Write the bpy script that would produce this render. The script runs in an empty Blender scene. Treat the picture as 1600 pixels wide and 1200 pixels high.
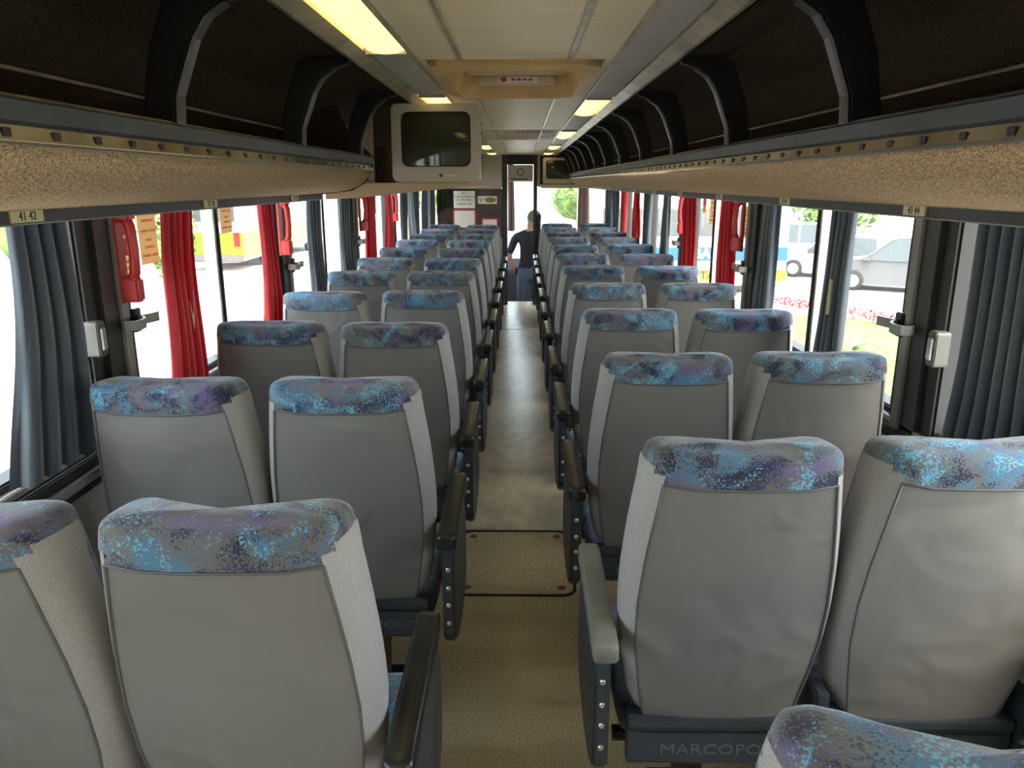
import bpy, bmesh, math, random
from mathutils import Vector, Matrix, Euler
random.seed(7)
S = bpy.context.scene
COL = S.collection
R = math.radians
# ------------------------------------------------------------------ camera
CX, CZ = 0.02, 1.62
cam_d = bpy.data.cameras.new('camera'); cam = bpy.data.objects.new('camera', cam_d); COL.objects.link(cam)
cam_d.sensor_width = 36; cam_d.lens = 27.0; cam_d.clip_start = 0.02; cam_d.clip_end = 500
cam.location = (CX, 0, CZ); cam.rotation_euler = (R(90-14.71), 0, R(0.693))
S.camera = cam
# ------------------------------------------------------------------ sky, sun, exposure
W = bpy.data.worlds.new('sky'); S.world = W; W.use_nodes = True
nt = W.node_tree; bg = nt.nodes['Background']
sky = nt.nodes.new('ShaderNodeTexSky'); sky.sky_type = 'NISHITA'; sky.sun_disc = False
sky.sun_elevation = R(58); sky.sun_rotation = R(150); sky.air_density = 1.2; sky.dust_density = 4.0; sky.ozone_density = 1.0
mixw = nt.nodes.new('ShaderNodeMixRGB'); mixw.inputs[0].default_value = 0.85
mixw.inputs[2].default_value = (0.37, 0.36, 0.335, 1)
nt.links.new(sky.outputs[0], mixw.inputs[1]); nt.links.new(mixw.outputs[0], bg.inputs[0])
bg.inputs[1].default_value = 8.0
sun_d = bpy.data.lights.new('sun', 'SUN'); sun = bpy.data.objects.new('sun', sun_d); COL.objects.link(sun)
sun_d.energy = 5.0; sun_d.angle = R(3); sun_d.color = (1, 0.96, 0.88)
sun.rotation_euler = (R(22), R(-14), 0)
S.view_settings.view_transform = 'Standard'; S.view_settings.look = 'None'
S.view_settings.gamma = 1; S.view_settings.use_curve_mapping = False
S.view_settings.exposure = 0.35

# ------------------------------------------------------------------ materials
MATS = {}
def nodes_of(name):
    m = bpy.data.materials.new(name); m.use_nodes = True
    return m, m.node_tree, m.node_tree.nodes['Principled BSDF']
def setp(b, **k):
    for a, v in k.items():
        b.inputs[a.replace('_', ' ')].default_value = v
def mat(name, col, rough=0.6, metal=0.0, var=0.0, scale=30, bump=0.0, bscale=None, stretch=None, spec=0.5, col2=None, detail=4):
    """plain procedural surface: colour with noise variation and a noise relief"""
    m, t, b = nodes_of(name); N = t.nodes; L = t.links
    c = (*col, 1)
    setp(b, Roughness=rough, Metallic=metal); b.inputs['Specular IOR Level'].default_value = spec
    tc = N.new('ShaderNodeTexCoord'); mp = N.new('ShaderNodeMapping'); L.new(tc.outputs['Object'], mp.inputs[0])
    if stretch: mp.inputs['Scale'].default_value = stretch
    n = N.new('ShaderNodeTexNoise'); n.inputs['Scale'].default_value = scale; n.inputs['Detail'].default_value = detail
    L.new(mp.outputs[0], n.inputs['Vector'])
    r = N.new('ShaderNodeValToRGB'); L.new(n.outputs['Fac'], r.inputs[0])
    c2 = col2 or tuple(max(0, x*(1-var)) for x in col)
    r.color_ramp.elements[0].position = 0.35; r.color_ramp.elements[1].position = 0.65
    r.color_ramp.elements[0].color = (*c2, 1)
    r.color_ramp.elements[1].color = (*(tuple(min(1, x*(1+var)) for x in col) if not col2 else col), 1)
    L.new(r.outputs[0], b.inputs['Base Color'])
    if bump:
        n2 = N.new('ShaderNodeTexNoise'); n2.inputs['Scale'].default_value = bscale or scale; n2.inputs['Detail'].default_value = 3
        L.new(mp.outputs[0], n2.inputs['Vector'])
        bp = N.new('ShaderNodeBump'); bp.inputs['Strength'].default_value = bump; bp.inputs['Distance'].default_value = 0.004
        L.new(n2.outputs['Fac'], bp.inputs['Height']); L.new(bp.outputs[0], b.inputs['Normal'])
    MATS[name] = m
    return m
def emis(name, col, st):
    m, t, b = nodes_of(name)
    setp(b, Base_Color=(*col, 1), Roughness=0.4); b.inputs['Emission Color'].default_value = (*col, 1); b.inputs['Emission Strength'].default_value = st
    MATS[name] = m
def cloth(name, col, trans=0.35, var=0.15, sheer=0.0):
    m, t, b = nodes_of(name); N = t.nodes; L = t.links
    tc = N.new('ShaderNodeTexCoord')
    n = N.new('ShaderNodeTexNoise'); n.inputs['Scale'].default_value = 260; L.new(tc.outputs['Object'], n.inputs['Vector'])
    r = N.new('ShaderNodeValToRGB'); L.new(n.outputs['Fac'], r.inputs[0])
    r.color_ramp.elements[0].color = (*[c*(1-var) for c in col], 1); r.color_ramp.elements[1].color = (*[min(1, c*(1+var)) for c in col], 1)
    L.new(r.outputs[0], b.inputs['Base Color']); setp(b, Roughness=0.8); b.inputs['Sheen Weight'].default_value = 0.25
    tr = N.new('ShaderNodeBsdfTranslucent'); L.new(r.outputs[0], tr.inputs[0])
    mx = N.new('ShaderNodeMixShader'); mx.inputs[0].default_value = trans
    L.new(b.outputs[0], mx.inputs[1]); L.new(tr.outputs[0], mx.inputs[2])
    out = N['Material Output']
    if sheer:
        tp = N.new('ShaderNodeBsdfTransparent'); m2 = N.new('ShaderNodeMixShader'); m2.inputs[0].default_value = sheer
        L.new(mx.outputs[0], m2.inputs[1]); L.new(tp.outputs[0], m2.inputs[2]); L.new(m2.outputs[0], out.inputs[0])
    else:
        L.new(mx.outputs[0], out.inputs[0])
    MATS[name] = m
def glass(name, tint=(0.93, 0.95, 0.93), refl=0.06):
    m, t, b = nodes_of(name); N = t.nodes; L = t.links
    tp = N.new('ShaderNodeBsdfTransparent'); tp.inputs[0].default_value = (*tint, 1)
    gl = N.new('ShaderNodeBsdfGlossy'); gl.inputs['Roughness'].default_value = 0.02
    mx = N.new('ShaderNodeMixShader'); mx.inputs[0].default_value = refl
    L.new(tp.outputs[0], mx.inputs[1]); L.new(gl.outputs[0], mx.inputs[2]); L.new(mx.outputs[0], N['Material Output'].inputs[0])
    MATS[name] = m
def patterned(name, base=(0.125, 0.122, 0.115), light=False):
    """printed plush: grey with speckled blue, teal, navy and purple blotches"""
    m, t, b = nodes_of(name); N = t.nodes; L = t.links
    tc = N.new('ShaderNodeTexCoord'); oi = N.new('ShaderNodeObjectInfo')
    add = N.new('ShaderNodeVectorMath'); add.operation = 'ADD'
    sc = N.new('ShaderNodeVectorMath'); sc.operation = 'SCALE'; sc.inputs[0].default_value = (7, 5, 3); L.new(oi.outputs['Random'], sc.inputs['Scale'])
    L.new(tc.outputs['Object'], add.inputs[0]); L.new(sc.outputs[0], add.inputs[1])
    fine = N.new('ShaderNodeTexNoise'); fine.inputs['Scale'].default_value = 230; fine.inputs['Detail'].default_value = 2; L.new(add.outputs[0], fine.inputs['Vector'])
    cur = (*base, 1); last = None
    for k, (colr, scl, th, off) in enumerate([((0.045, 0.18, 0.31), 8, 0.98, 0.0), ((0.009, 0.015, 0.05), 10, 0.98, 3.1), ((0.12, 0.08, 0.23), 7, 1.08, 7.7), ((0.12, 0.35, 0.52), 11, 1.08, 12.4)]):
        o2 = N.new('ShaderNodeVectorMath'); o2.operation = 'ADD'; o2.inputs[1].default_value = (off, off*1.7, off*.6); L.new(add.outputs[0], o2.inputs[0])
        n = N.new('ShaderNodeTexNoise'); n.inputs['Scale'].default_value = scl; n.inputs['Detail'].default_value = 3; n.inputs['Distortion'].default_value = 1.2
        L.new(o2.outputs[0], n.inputs['Vector'])
        # blotch + speckle -> mask
        ma = N.new('ShaderNodeMath'); ma.operation = 'MULTIPLY_ADD'; ma.inputs[1].default_value = 0.9; L.new(fine.outputs['Fac'], ma.inputs[0]); L.new(n.outputs['Fac'], ma.inputs[2])
        mr = N.new('ShaderNodeMapRange'); mr.inputs['From Min'].default_value = th-.02; mr.inputs['From Max'].default_value = th+.05; L.new(ma.outputs[0], mr.inputs['Value'])
        mx = N.new('ShaderNodeMixRGB'); L.new(mr.outputs[0], mx.inputs[0]); mx.inputs[2].default_value = (*colr, 1)
        if last is None: mx.inputs[1].default_value = cur
        else: L.new(last.outputs[0], mx.inputs[1])
        last = mx
    L.new(last.outputs[0], b.inputs['Base Color']); setp(b, Roughness=0.85); b.inputs['Sheen Weight'].default_value = 0.3
    bp = N.new('ShaderNodeBump'); bp.inputs['Strength'].default_value = 0.3; bp.inputs['Distance'].default_value = 0.003
    L.new(fine.outputs['Fac'], bp.inputs['Height']); L.new(bp.outputs[0], b.inputs['Normal'])
    MATS[name] = m
def vinyl(name, col):
    m, t, b = nodes_of(name); N = t.nodes; L = t.links
    tc = N.new('ShaderNodeTexCoord'); oi = N.new('ShaderNodeObjectInfo')
    sc = N.new('ShaderNodeVectorMath'); sc.operation = 'SCALE'; sc.inputs[0].default_value = (9, 4, 6); L.new(oi.outputs['Random'], sc.inputs['Scale'])
    add = N.new('ShaderNodeVectorMath'); L.new(tc.outputs['Object'], add.inputs[0]); L.new(sc.outputs[0], add.inputs[1])
    n = N.new('ShaderNodeTexNoise'); n.inputs['Scale'].default_value = 4.5; n.inputs['Detail'].default_value = 2; n.inputs['Distortion'].default_value = 0.6; L.new(add.outputs[0], n.inputs['Vector'])
    g = N.new('ShaderNodeTexNoise'); g.inputs['Scale'].default_value = 500; L.new(add.outputs[0], g.inputs['Vector'])
    b1 = N.new('ShaderNodeBump'); b1.inputs['Strength'].default_value = 0.35; b1.inputs['Distance'].default_value = 0.07; L.new(n.outputs['Fac'], b1.inputs['Height'])
    b2 = N.new('ShaderNodeBump'); b2.inputs['Strength'].default_value = 0.15; b2.inputs['Distance'].default_value = 0.001; L.new(g.outputs['Fac'], b2.inputs['Height']); L.new(b1.outputs[0], b2.inputs['Normal'])
    L.new(b2.outputs[0], b.inputs['Normal'])
    setp(b, Base_Color=(*col, 1), Roughness=0.5)
    MATS[name] = m

vinyl('seat_vinyl', (0.185, 0.178, 0.166))
mat('seat_fabric', (0.36, 0.345, 0.33), 0.9, var=0.12, scale=350, bump=0.25, bscale=400)
patterned('seat_print')
mat('piping', (0.10, 0.10, 0.10), 0.6)
mat('seat_plastic', (0.036, 0.046, 0.058), 0.42, var=0.15, scale=9, bump=0.05, bscale=200)
mat('letter_plastic', (0.095, 0.115, 0.135), 0.4)
mat('armrest_black', (0.018, 0.017, 0.015), 0.28, var=0.3, scale=20)
mat('armrest_worn', (0.19, 0.185, 0.15), 0.45, var=0.1, scale=14)
mat('black_metal', (0.012, 0.012, 0.013), 0.4)
mat('bolt_steel', (0.7, 0.7, 0.68), 0.3, 1.0)
mat('rubber', (0.012, 0.012, 0.012), 0.5)
mat('pillar_grey', (0.035, 0.034, 0.032), 0.4, var=0.15, scale=6)
mat('pale_plastic', (0.23, 0.22, 0.205), 0.45, var=0.05, scale=12)
mat('latch_grey', (0.085, 0.082, 0.075), 0.45)
mat('aluminium', (0.55, 0.54, 0.50), 0.32, 0.9, var=0.2, scale=18, stretch=(1, 0.1, 1))
mat('strip_metal', (0.42, 0.38, 0.29), 0.25, 0.9, var=0.35, scale=7, stretch=(1, 1, 1))
mat('rack_rail', (0.028, 0.031, 0.036), 0.5, 0.0, var=0.3, scale=5)
mat('rack_carpet', (0.46, 0.33, 0.20), 1.0, var=0.45, scale=330, bump=0.8, bscale=330, stretch=(1, .6, 1), spec=0.1)
mat('lining_carpet_shaded', (0.052, 0.036, 0.023), 1.0, var=0.4, scale=150, bump=0.7, bscale=170, spec=0.1)  # the beige carpet where unlit: shade put into a dark brown
mat('ceiling_laminate', (0.76, 0.61, 0.40), 0.42, var=0.06, scale=7, stretch=(0.6, 7, 1), bump=0.03, bscale=9)
mat('strip_laminate', (0.52, 0.46, 0.40), 0.45, var=0.04, scale=6)
mat('trim_beige', (0.46, 0.385, 0.26), 0.3, 0.3, var=0.3, scale=11)
mat('hatch_plastic', (0.62, 0.40, 0.16), 0.38, var=0.12, scale=5)
mat('hatch_pale', (0.62, 0.50, 0.30), 0.4, var=0.08, scale=5)
mat('white_sticker', (0.75, 0.72, 0.66), 0.5)
cloth('notice_film', (0.55, 0.42, 0.26), 0.6); cloth('notice_red_film', (0.62, 0.06, 0.05), 0.5)
mat('red_ink', (0.62, 0.05, 0.04), 0.5)
mat('dark_ink', (0.03, 0.03, 0.03), 0.5)
mat('plate_yellow', (0.55, 0.50, 0.27), 0.5)
mat('wall_laminate', (0.30, 0.28, 0.25), 0.7, var=0.1, scale=60, bump=0.1)
mat('beige_panel', (0.46, 0.41, 0.33), 0.45, var=0.06, scale=5)
mat('floor_vinyl', (0.58, 0.48, 0.28), 0.42, var=0.35, scale=160, bump=0.08, bscale=150, detail=6)
mat('floor_worn_lit', (0.70, 0.62, 0.43), 0.27, var=0.13, scale=14, stretch=(1, 0.5, 1), bump=0.05, bscale=60, detail=7)  # glossy worn floor, colour also lightened for light falling in from the front
mat('rust', (0.22, 0.10, 0.05), 0.6, 0.3, var=0.4, scale=60)
cloth('curtain_blue', (0.055, 0.070, 0.088), 0.08)
cloth('curtain_red', (0.34, 0.005, 0.012), 0.18)
cloth('curtain_brown', (0.16, 0.09, 0.085), 0.35, sheer=0.12)
mat('handle_red', (0.52, 0.03, 0.03), 0.35, var=0.08, scale=8)
glass('window_glass'); glass('tinted_glass', (0.10, 0.085, 0.08), 0.05)
emis('lamp_diffuser', (1.0, 0.76, 0.25), 1.7)
mat('tv_case', (0.42, 0.37, 0.28), 0.4, var=0.05, scale=6)
mat('tv_screen', (0.035, 0.037, 0.02), 0.06)
mat('tv_black', (0.01, 0.01, 0.01), 0.4)
mat('paint_white', (0.52, 0.53, 0.53), 0.25); mat('paint_grey', (0.10, 0.10, 0.105), 0.25); mat('paint_lime', (0.13, 0.34, 0.012), 0.3)
mat('paint_blue', (0.015, 0.08, 0.32), 0.3); mat('paint_yellow', (0.5, 0.40, 0.012), 0.3)
mat('car_glass', (0.06, 0.07, 0.07), 0.08); mat('tyre', (0.02, 0.02, 0.02), 0.8); mat('hub', (0.55, 0.55, 0.55), 0.3, 0.8)
mat('lamp_red', (0.6, 0.02, 0.02), 0.2); mat('lamp_clear', (0.8, 0.8, 0.78), 0.15)
mat('asphalt', (0.42, 0.40, 0.37), 0.9, var=0.12, scale=2)
mat('grass', (0.14, 0.22, 0.035), 0.95, var=0.35, scale=12, bump=0.5)
mat('leaf', (0.12, 0.20, 0.045), 0.6, var=0.45, scale=1.3); mat('leaf_dark', (0.08, 0.15, 0.05), 0.6, var=0.4, scale=1.5)
mat('flower_red', (0.34, 0.045, 0.05), 0.7, var=0.3, scale=8); mat('bark', (0.14, 0.10, 0.07), 0.9, var=0.3, scale=10)
mat('skin', (0.50, 0.27, 0.18), 0.5); mat('shirt', (0.022, 0.022, 0.03), 0.85, var=0.1, scale=30); mat('jeans', (0.10, 0.15, 0.22), 0.85, var=0.2, scale=90)
mat('hair', (0.20, 0.18, 0.16), 0.7, var=0.3, scale=80)
mat('dash_dark', (0.03, 0.03, 0.032), 0.6)
mat('olive', (0.22, 0.20, 0.03), 0.5)

# ------------------------------------------------------------------ mesh helpers
class MB:
    def __init__(s): s.v = []; s.f = []; s.m = []
    def add(s, vs, fs, mi=0):
        o = len(s.v); s.v += [tuple(x) for x in vs]
        for f in fs: s.f.append([i+o for i in f]); s.m.append(mi)
        return s
    def box(s, x0, x1, y0, y1, z0, z1, mi=0):
        return s.add([(x, y, z) for x in (x0, x1) for y in (y0, y1) for z in (z0, z1)],
                     [(0, 1, 3, 2), (4, 6, 7, 5), (0, 4, 5, 1), (2, 3, 7, 6), (0, 2, 6, 4), (1, 5, 7, 3)], mi)
    def rings(s, rs, caps=True, closed=True, mi=0):
        """loft through rings of equal point count"""
        n = len(rs[0]); vs = [p for r in rs for p in r]; fs = []
        for a in range(len(rs)-1):
            for i in range(n if closed else n-1):
                j = (i+1) % n; fs.append((a*n+i, a*n+j, (a+1)*n+j, (a+1)*n+i))
        if caps: fs.append(tuple(range(n-1, -1, -1))); fs.append(tuple((len(rs)-1)*n+i for i in range(n)))
        return s.add(vs, fs, mi)
    def tube(s, path, r, n=8, mi=0, flat=1.0):
        path = [Vector(p) for p in path]; rs = []
        for i, p in enumerate(path):
            t = (path[min(i+1, len(path)-1)]-path[max(i-1, 0)]).normalized()
            up = Vector((0, 0, 1)) if abs(t.z) < 0.9 else Vector((0, 1, 0))
            a = t.cross(up).normalized(); b = a.cross(t)
            rr = r[i] if isinstance(r, (list, tuple)) else r
            rs.append([p+a*rr*math.cos(2*math.pi*k/n)+b*rr*flat*math.sin(2*math.pi*k/n) for k in range(n)])
        return s.rings(rs, mi=mi)
    def prism(s, poly, axis, a, b, mi=0):
        """extrude a 2D polygon along an axis: poly in the other two axes in order"""
        def P(u, v, w): return {'x': (w, u, v), 'y': (u, w, v), 'z': (u, v, w)}[axis]
        return s.rings([[P(u, v, a) for u, v in poly], [P(u, v, b) for u, v in poly]], mi=mi)
    def disc(s, c, r, h, axis='y', n=10, mi=0):
        cx, cy, cz = c; A = [2*math.pi*k/n for k in range(n)]
        def P(t, w, rr):
            u, v = rr*math.cos(t), rr*math.sin(t)
            return {'x': (cx+w, cy+u, cz+v), 'y': (cx+u, cy+w, cz+v), 'z': (cx+u, cy+v, cz+w)}[axis]
        return s.rings([[P(t, 0, r) for t in A], [P(t, h*.7, r) for t in A], [P(t, h, r*.75) for t in A]], mi=mi)
    def mesh(s, name, mats, smooth=False, bevel=0.0, sub=0, recalc=True):
        me = bpy.data.meshes.new(name); me.from_pydata(s.v, [], s.f)
        for m in (mats if isinstance(mats, (list, tuple)) else [mats]): me.materials.append(MATS[m])
        for p, mi in zip(me.polygons, s.m): p.material_index = mi
        bm = bmesh.new(); bm.from_mesh(me)
        if recalc: bmesh.ops.recalc_face_normals(bm, faces=bm.faces)
        if bevel:
            es = [e for e in bm.edges if len(e.link_faces) == 2 and e.calc_face_angle(0) > 0.5]
            bmesh.ops.bevel(bm, geom=es, offset=bevel, segments=2, affect='EDGES', clamp_overlap=True)
        bm.to_mesh(me); bm.free()
        if sub:
            o = bpy.data.objects.new('tmp', me); COL.objects.link(o)
            md = o.modifiers.new('s', 'SUBSURF'); md.levels = sub; md.boundary_smooth = 'PRESERVE_CORNERS'
            dg = bpy.context.evaluated_depsgraph_get(); me2 = bpy.data.meshes.new_from_object(o.evaluated_get(dg)); me2.name = name
            bpy.data.objects.remove(o); me = me2
        if smooth:
            for p in me.polygons: p.use_smooth = True
        me.update()
        return me
def link(name, me, parent=None, loc=(0, 0, 0), rot=(0, 0, 0)):
    o = bpy.data.objects.new(name, me); COL.objects.link(o); o.location = loc; o.rotation_euler = rot
    if parent: o.parent = parent
    return o
def part(name, mb, mats, parent=None, **k): return link(name, mb.mesh(name, mats, **k), parent)
def tag(o, label, cat, group=None, kind=None):
    o['label'] = label; o['category'] = cat
    if group: o['group'] = group
    if kind: o['kind'] = kind
    return o
def struct(o): o['kind'] = 'structure'; return o
def thing(name, label, cat, loc=(0, 0, 0), group=None, rz=0):
    o = link(name, None, None, loc, (0, 0, rz)); return tag(o, label, cat, group)
def text_mesh(txt, size, depth=0.001, mat_='dark_ink', bold=0.0):
    c = bpy.data.curves.new('t', 'FONT'); c.body = txt; c.size = size; c.extrude = depth; c.offset = size*bold; c.align_x = 'CENTER'; c.align_y = 'CENTER'; c.resolution_u = 2
    o = bpy.data.objects.new('t', c); COL.objects.link(o)
    dg = bpy.context.evaluated_depsgraph_get(); me = bpy.data.meshes.new_from_object(o.evaluated_get(dg)); me.name = 'lettering'
    me.materials.clear(); me.materials.append(MATS[mat_]); bpy.data.objects.remove(o); bpy.data.curves.remove(c)
    return me
def rrect(x0, x1, y0, y1, r, n=4):
    out = []
    for cx, cy, a0 in ((x1-r, y1-r, 0), (x0+r, y1-r, 90), (x0+r, y0+r, 180), (x1-r, y0+r, 270)):
        for k in range(n+1):
            a = R(a0+90*k/n); out.append((cx+r*math.cos(a), cy+r*math.sin(a)))
    return out

# ================================================================== the setting
XW = 1.155            # inner face of the side walls
Y0, YP, YF = -1.7, 10.4, 12.6   # rear wall, front partition, windscreen
ZC = 1.965           # ceiling
PIL = [-1.15, 0.5, 2.15, 3.8, 5.43, 7.1, 8.75, 10.4]
# floor with raised access hatch
fl = struct(part('floor', MB().box(-1.2, 1.2, Y0, 10.75, -0.06, 0), 'floor_vinyl'))
part('worn_lit_strip', MB().box(-.34, .34, 3.394, 10.7, 0.0, 0.002), 'floor_worn_lit', fl)
part('hatch_cover', MB().prism(rrect(-.245, .235, 2.80, 3.37, .05), 'z', 0.0, 0.004), 'floor_vinyl', fl)
hj = MB(); lp = rrect(-.255, .245, 2.79, 3.38, .055); hj.tube([(x, y, .003) for x, y in lp]+[(lp[0][0], lp[0][1], .003)], .006, 6)
part('hatch_seal', hj, 'rubber', fl)
for x, y in ((-.2, 2.85), (.19, 2.85), (-.2, 3.32), (.19, 3.32)):
    part('hatch_screw', MB().disc((x, y, .004), .017, .003, 'z', 12), 'rust', fl)
part('cross_seam', MB().box(-.25, .25, 3.385, 3.393, 0, .005), 'aluminium', fl)
part('cross_seam', MB().box(-.2, .2, 8.6, 8.61, 0, .004), 'rubber', fl)
sw = struct(part('floor_front', MB().box(-1.2, 1.2, 10.75, YF+.3, -.62, -.55), 'dash_dark'))
part('step_riser', MB().box(-1.2, 1.2, 10.72, 10.75, -.6, -.06), 'dash_dark', sw)

for sd, nm in ((-1, 'left'), (1, 'right')):
    w = struct(link('wall_'+nm, None))
    def bx(n, x0, x1, y0, y1, z0, z1, m, bev=0, par=w):
        a, b = sorted((sd*x0, sd*x1)); return part(n, MB().box(a, b, y0, y1, z0, z1), m, par, bevel=bev)
    bx('lower_panel', XW, XW+.09, Y0, YF, -.6, .90, 'wall_laminate')
    bx('upper_panel', XW, XW+.09, Y0, YF, 1.70, 2.3, 'lining_carpet_shaded')
    bx('sill', XW-.035, XW+.09, Y0, YP, .885, .915, 'rubber', .004)
    bx('sill_rail', XW-.045, XW-.005, Y0, YP, .855, .885, 'aluminium', .003)
    bx('sill_rail', XW-.02, XW+.03, Y0, YP, .915, .935, 'aluminium', .003)
    bx('sill_moulding', XW-.03, XW, Y0, YP, .825, .853, 'rubber', .004)
    for k, y in enumerate(PIL):
        bx('pillar', XW-.02, XW+.085, y-.075, y+.075, .90, 1.72, 'pillar_grey', .02)
        bx('pillar_seal', XW-.008, XW+.06, y-.13, y-.075, .90, 1.72, 'rubber', .008)
        bx('pillar_seal', XW-.008, XW+.06, y+.075, y+.125, .90, 1.72, 'rubber', .008)
        bx('pillar_strip', XW-.03, XW-.018, y+.02, y+.065, .90, 1.72, 'pale_plastic', .003)
    for k in range(len(PIL)-1):
        a, b = PIL[k]+.125, PIL[k+1]-.13
        wn = struct(link('window_%d' % (k+1+(0 if sd < 0 else 7)), None))
        g = part('pane', MB().box(*sorted((sd*(XW+.035), sd*(XW+.041))), a, b, .93, 1.71), 'window_glass', wn)
        m = (a+b)/2 + .03
        bx('divider', XW+.005, XW+.05, m-.022, m+.004, .93, 1.71, 'aluminium', .003, wn)
        bx('divider_seal', XW+.0, XW+.05, m+.004, m+.026, .93, 1.71, 'rubber', .003, wn)
        bx('bottom_frame', XW+.0, XW+.06, a, b, .925, .955, 'rubber', .005, wn)
        bx('top_frame', XW+.0, XW+.06, a, b, 1.68, 1.71, 'rubber', .005, wn)
# roof shell, rear wall
roof = MB(); prof = [(-1.24, 1.9), (-1.20, 2.16), (-.9, 2.30), (0, 2.36), (.9, 2.30), (1.20, 2.16), (1.24, 1.9)]
prof2 = [(x*1.02, z+.05) for x, z in reversed(prof)]
rf = struct(part('roof', roof.prism(prof+prof2, 'y', Y0-.1, YF+.1), 'paint_white'))
rw = struct(part('wall_rear', MB().box(-1.22, 1.22, Y0-.08, Y0, -.6, 2.32), 'wall_laminate'))

# ceiling: panels, battens, side linings
ce = struct(link('ceiling', None))
cuts = [Y0, 0.35, 2.40, 3.32, 5.15, 7.25, 8.75, 10.3]
for i in range(len(cuts)-1):
    a, b = cuts[i]+.003, cuts[i+1]-.003
    for x0, x1 in ((-.285, -.160), (-.154, .154), (.160, .285)):
        if i == 2:       # hatch bay: only the margins beside the opening
            continue
        if i == 4: continue
        part('ceiling_panel', MB().box(x0, x1, a, b, ZC, ZC+.012), 'ceiling_laminate', ce, bevel=.003)
    if i not in (2, 4):
        for x in (-.157, .157):
            part('batten', MB().prism([(x-.008, ZC+.004), (x-.005, ZC-.005), (x+.005, ZC-.005), (x+.008, ZC+.004)], 'y', a, b), 'trim_beige', ce)
# margins of hatch bay
for x0, x1 in ((-.285, -.262), (.262, .285)):
    part('ceiling_panel', MB().box(x0, x1, 2.403, 3.317, ZC, ZC+.012), 'ceiling_laminate', ce)
# air grille bay 5.15 - 7.25 : front and rear plain part, slatted middle
for a, b in ((5.153, 5.5), (6.75, 7.247)):
    part('ceiling_panel', MB().box(-.285, .285, a, b, ZC, ZC+.012), 'ceiling_laminate', ce)
gb = part('grille_frame', MB().box(-.285, .285, 5.50, 6.75, ZC+.012, ZC+.05), 'lining_carpet_shaded', ce)
slat_me = MB().box(-.0028, .0028, -.295, .295, 0, .014).mesh('grille_slat', 'ceiling_laminate')
for yb in (5.81, 6.44):
    for k in range(38):
        link('grille_slat', slat_me, ce, (-.268+k*.01448, yb, ZC-.002), (0, R(20), 0))
part('grille_rib', MB().box(-.285, .285, 6.11, 6.14, ZC-.006, ZC+.014), 'ceiling_laminate', ce)
for x in (-.28, -.157, 0.157, .28):
    part('grille_rib', MB().box(x-.006, x+.006, 5.5, 6.75, ZC-.006, ZC+.014), 'trim_beige', ce)
LAMPS = {-1: [(-.9, .05), (1.2, 2.22), (3.31, 4.15), (5.4, 6.3), (7.5, 8.4), (9.4, 10.0)], 1: [(-.9, .05), (3.42, 4.22), (5.5, 6.4), (7.6, 8.4), (9.4, 10.0)]}
for sd in (-1, 1):
    X = lambda a, b: sorted((sd*a, sd*b))
    segs = []; y = Y0
    cutl = sorted(LAMPS[sd]); extra = [1.2, 2.45] if sd > 0 else []
    pts = [Y0]
    for a, b in cutl: pts += [a, b]
    pts = sorted(pts+extra+[10.3])
    for a, b in zip(pts[:-1], pts[1:]):
        lit = any(abs(a-l[0]) < .01 for l in cutl)
        x0, x1 = X(.290, .400)
        if not lit:
            part('side_strip_panel', MB().box(x0, x1, a+.004, b-.004, ZC-.002, ZC+.012), 'strip_laminate', ce, bevel=.003)
    part('edge_trim', MB().prism([(sd*.402, ZC-.006), (sd*.402, ZC+.012), (sd*.450, ZC+.0), (sd*.450, ZC-.022), (sd*.440, ZC-.022)], 'y', Y0, 10.3), 'trim_beige', ce)
    part('inner_trim', MB().box(*X(.284, .291), Y0, 10.3, ZC-.006, ZC+.004), 'trim_beige', ce)
    # carpeted lining over the rack
    pr = [(.445, ZC-.012), (.60, ZC-.005), (.80, ZC-.05), (.96, ZC-.13), (1.06, ZC-.24), (1.12, ZC-.34)]
    out = [(x, z+.03) for x, z in reversed(pr)]
    for a, b in zip([Y0, 1.35, 2.95, 4.55, 6.15, 7.75, 9.2], [1.347, 2.947, 4.547, 6.147, 7.747, 9.197, 10.3]):
        part('side_lining', MB().prism([(sd*x, z) for x, z in pr+out], 'y', a, b), 'lining_carpet_shaded', ce, smooth=False)
    part('lining_seam', MB().tube([(sd*.955, Y0, ZC-.134), (sd*.955, 10.2, ZC-.134)], .004, 6), 'trim_beige', ce)

# ceiling lamps are things of their own
for sd in (-1, 1):
    for k, (a, b) in enumerate(LAMPS[sd]):
        side = 'on the large television\'s side' if sd < 0 else 'on the small television\'s side'
        where = {-.9: 'behind the roof hatch', 1.2: 'just behind the roof hatch', 3.31: 'above the large television', 3.42: 'beside the roof hatch\'s front edge',
                 5.4: 'beside the air grille', 5.5: 'beside the air grille', 7.5: 'ahead of the air grille', 7.6: 'ahead of the air grille', 9.4: 'nearest the front bulkhead'}[a]
        if a == -.9: where = 'over the rearmost seats'
        t = thing('ceiling_lamp', 'yellowish ceiling strip lamp %s, %s' % (where, side), 'lamp', (sd*.345, (a+b)/2, ZC), 'strip lamps along the ceiling')
        h = (b-a)/2
        d = MB().rings([[(x, y, z) for x, z in ((-.054, .012), (-.05, -.002), (-.03, -.010), (0, -.013), (.03, -.010), (.05, -.002), (.054, .012))] for y in (-h+.006, h-.006)])
        part('diffuser', d, 'lamp_diffuser', t, smooth=False)
        part('end_cap', MB().box(-.055, .055, -h, -h+.006, -.012, .012), 'strip_laminate', t)
        part('end_cap', MB().box(-.055, .055, h-.006, h, -.012, .012), 'strip_laminate', t)

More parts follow.
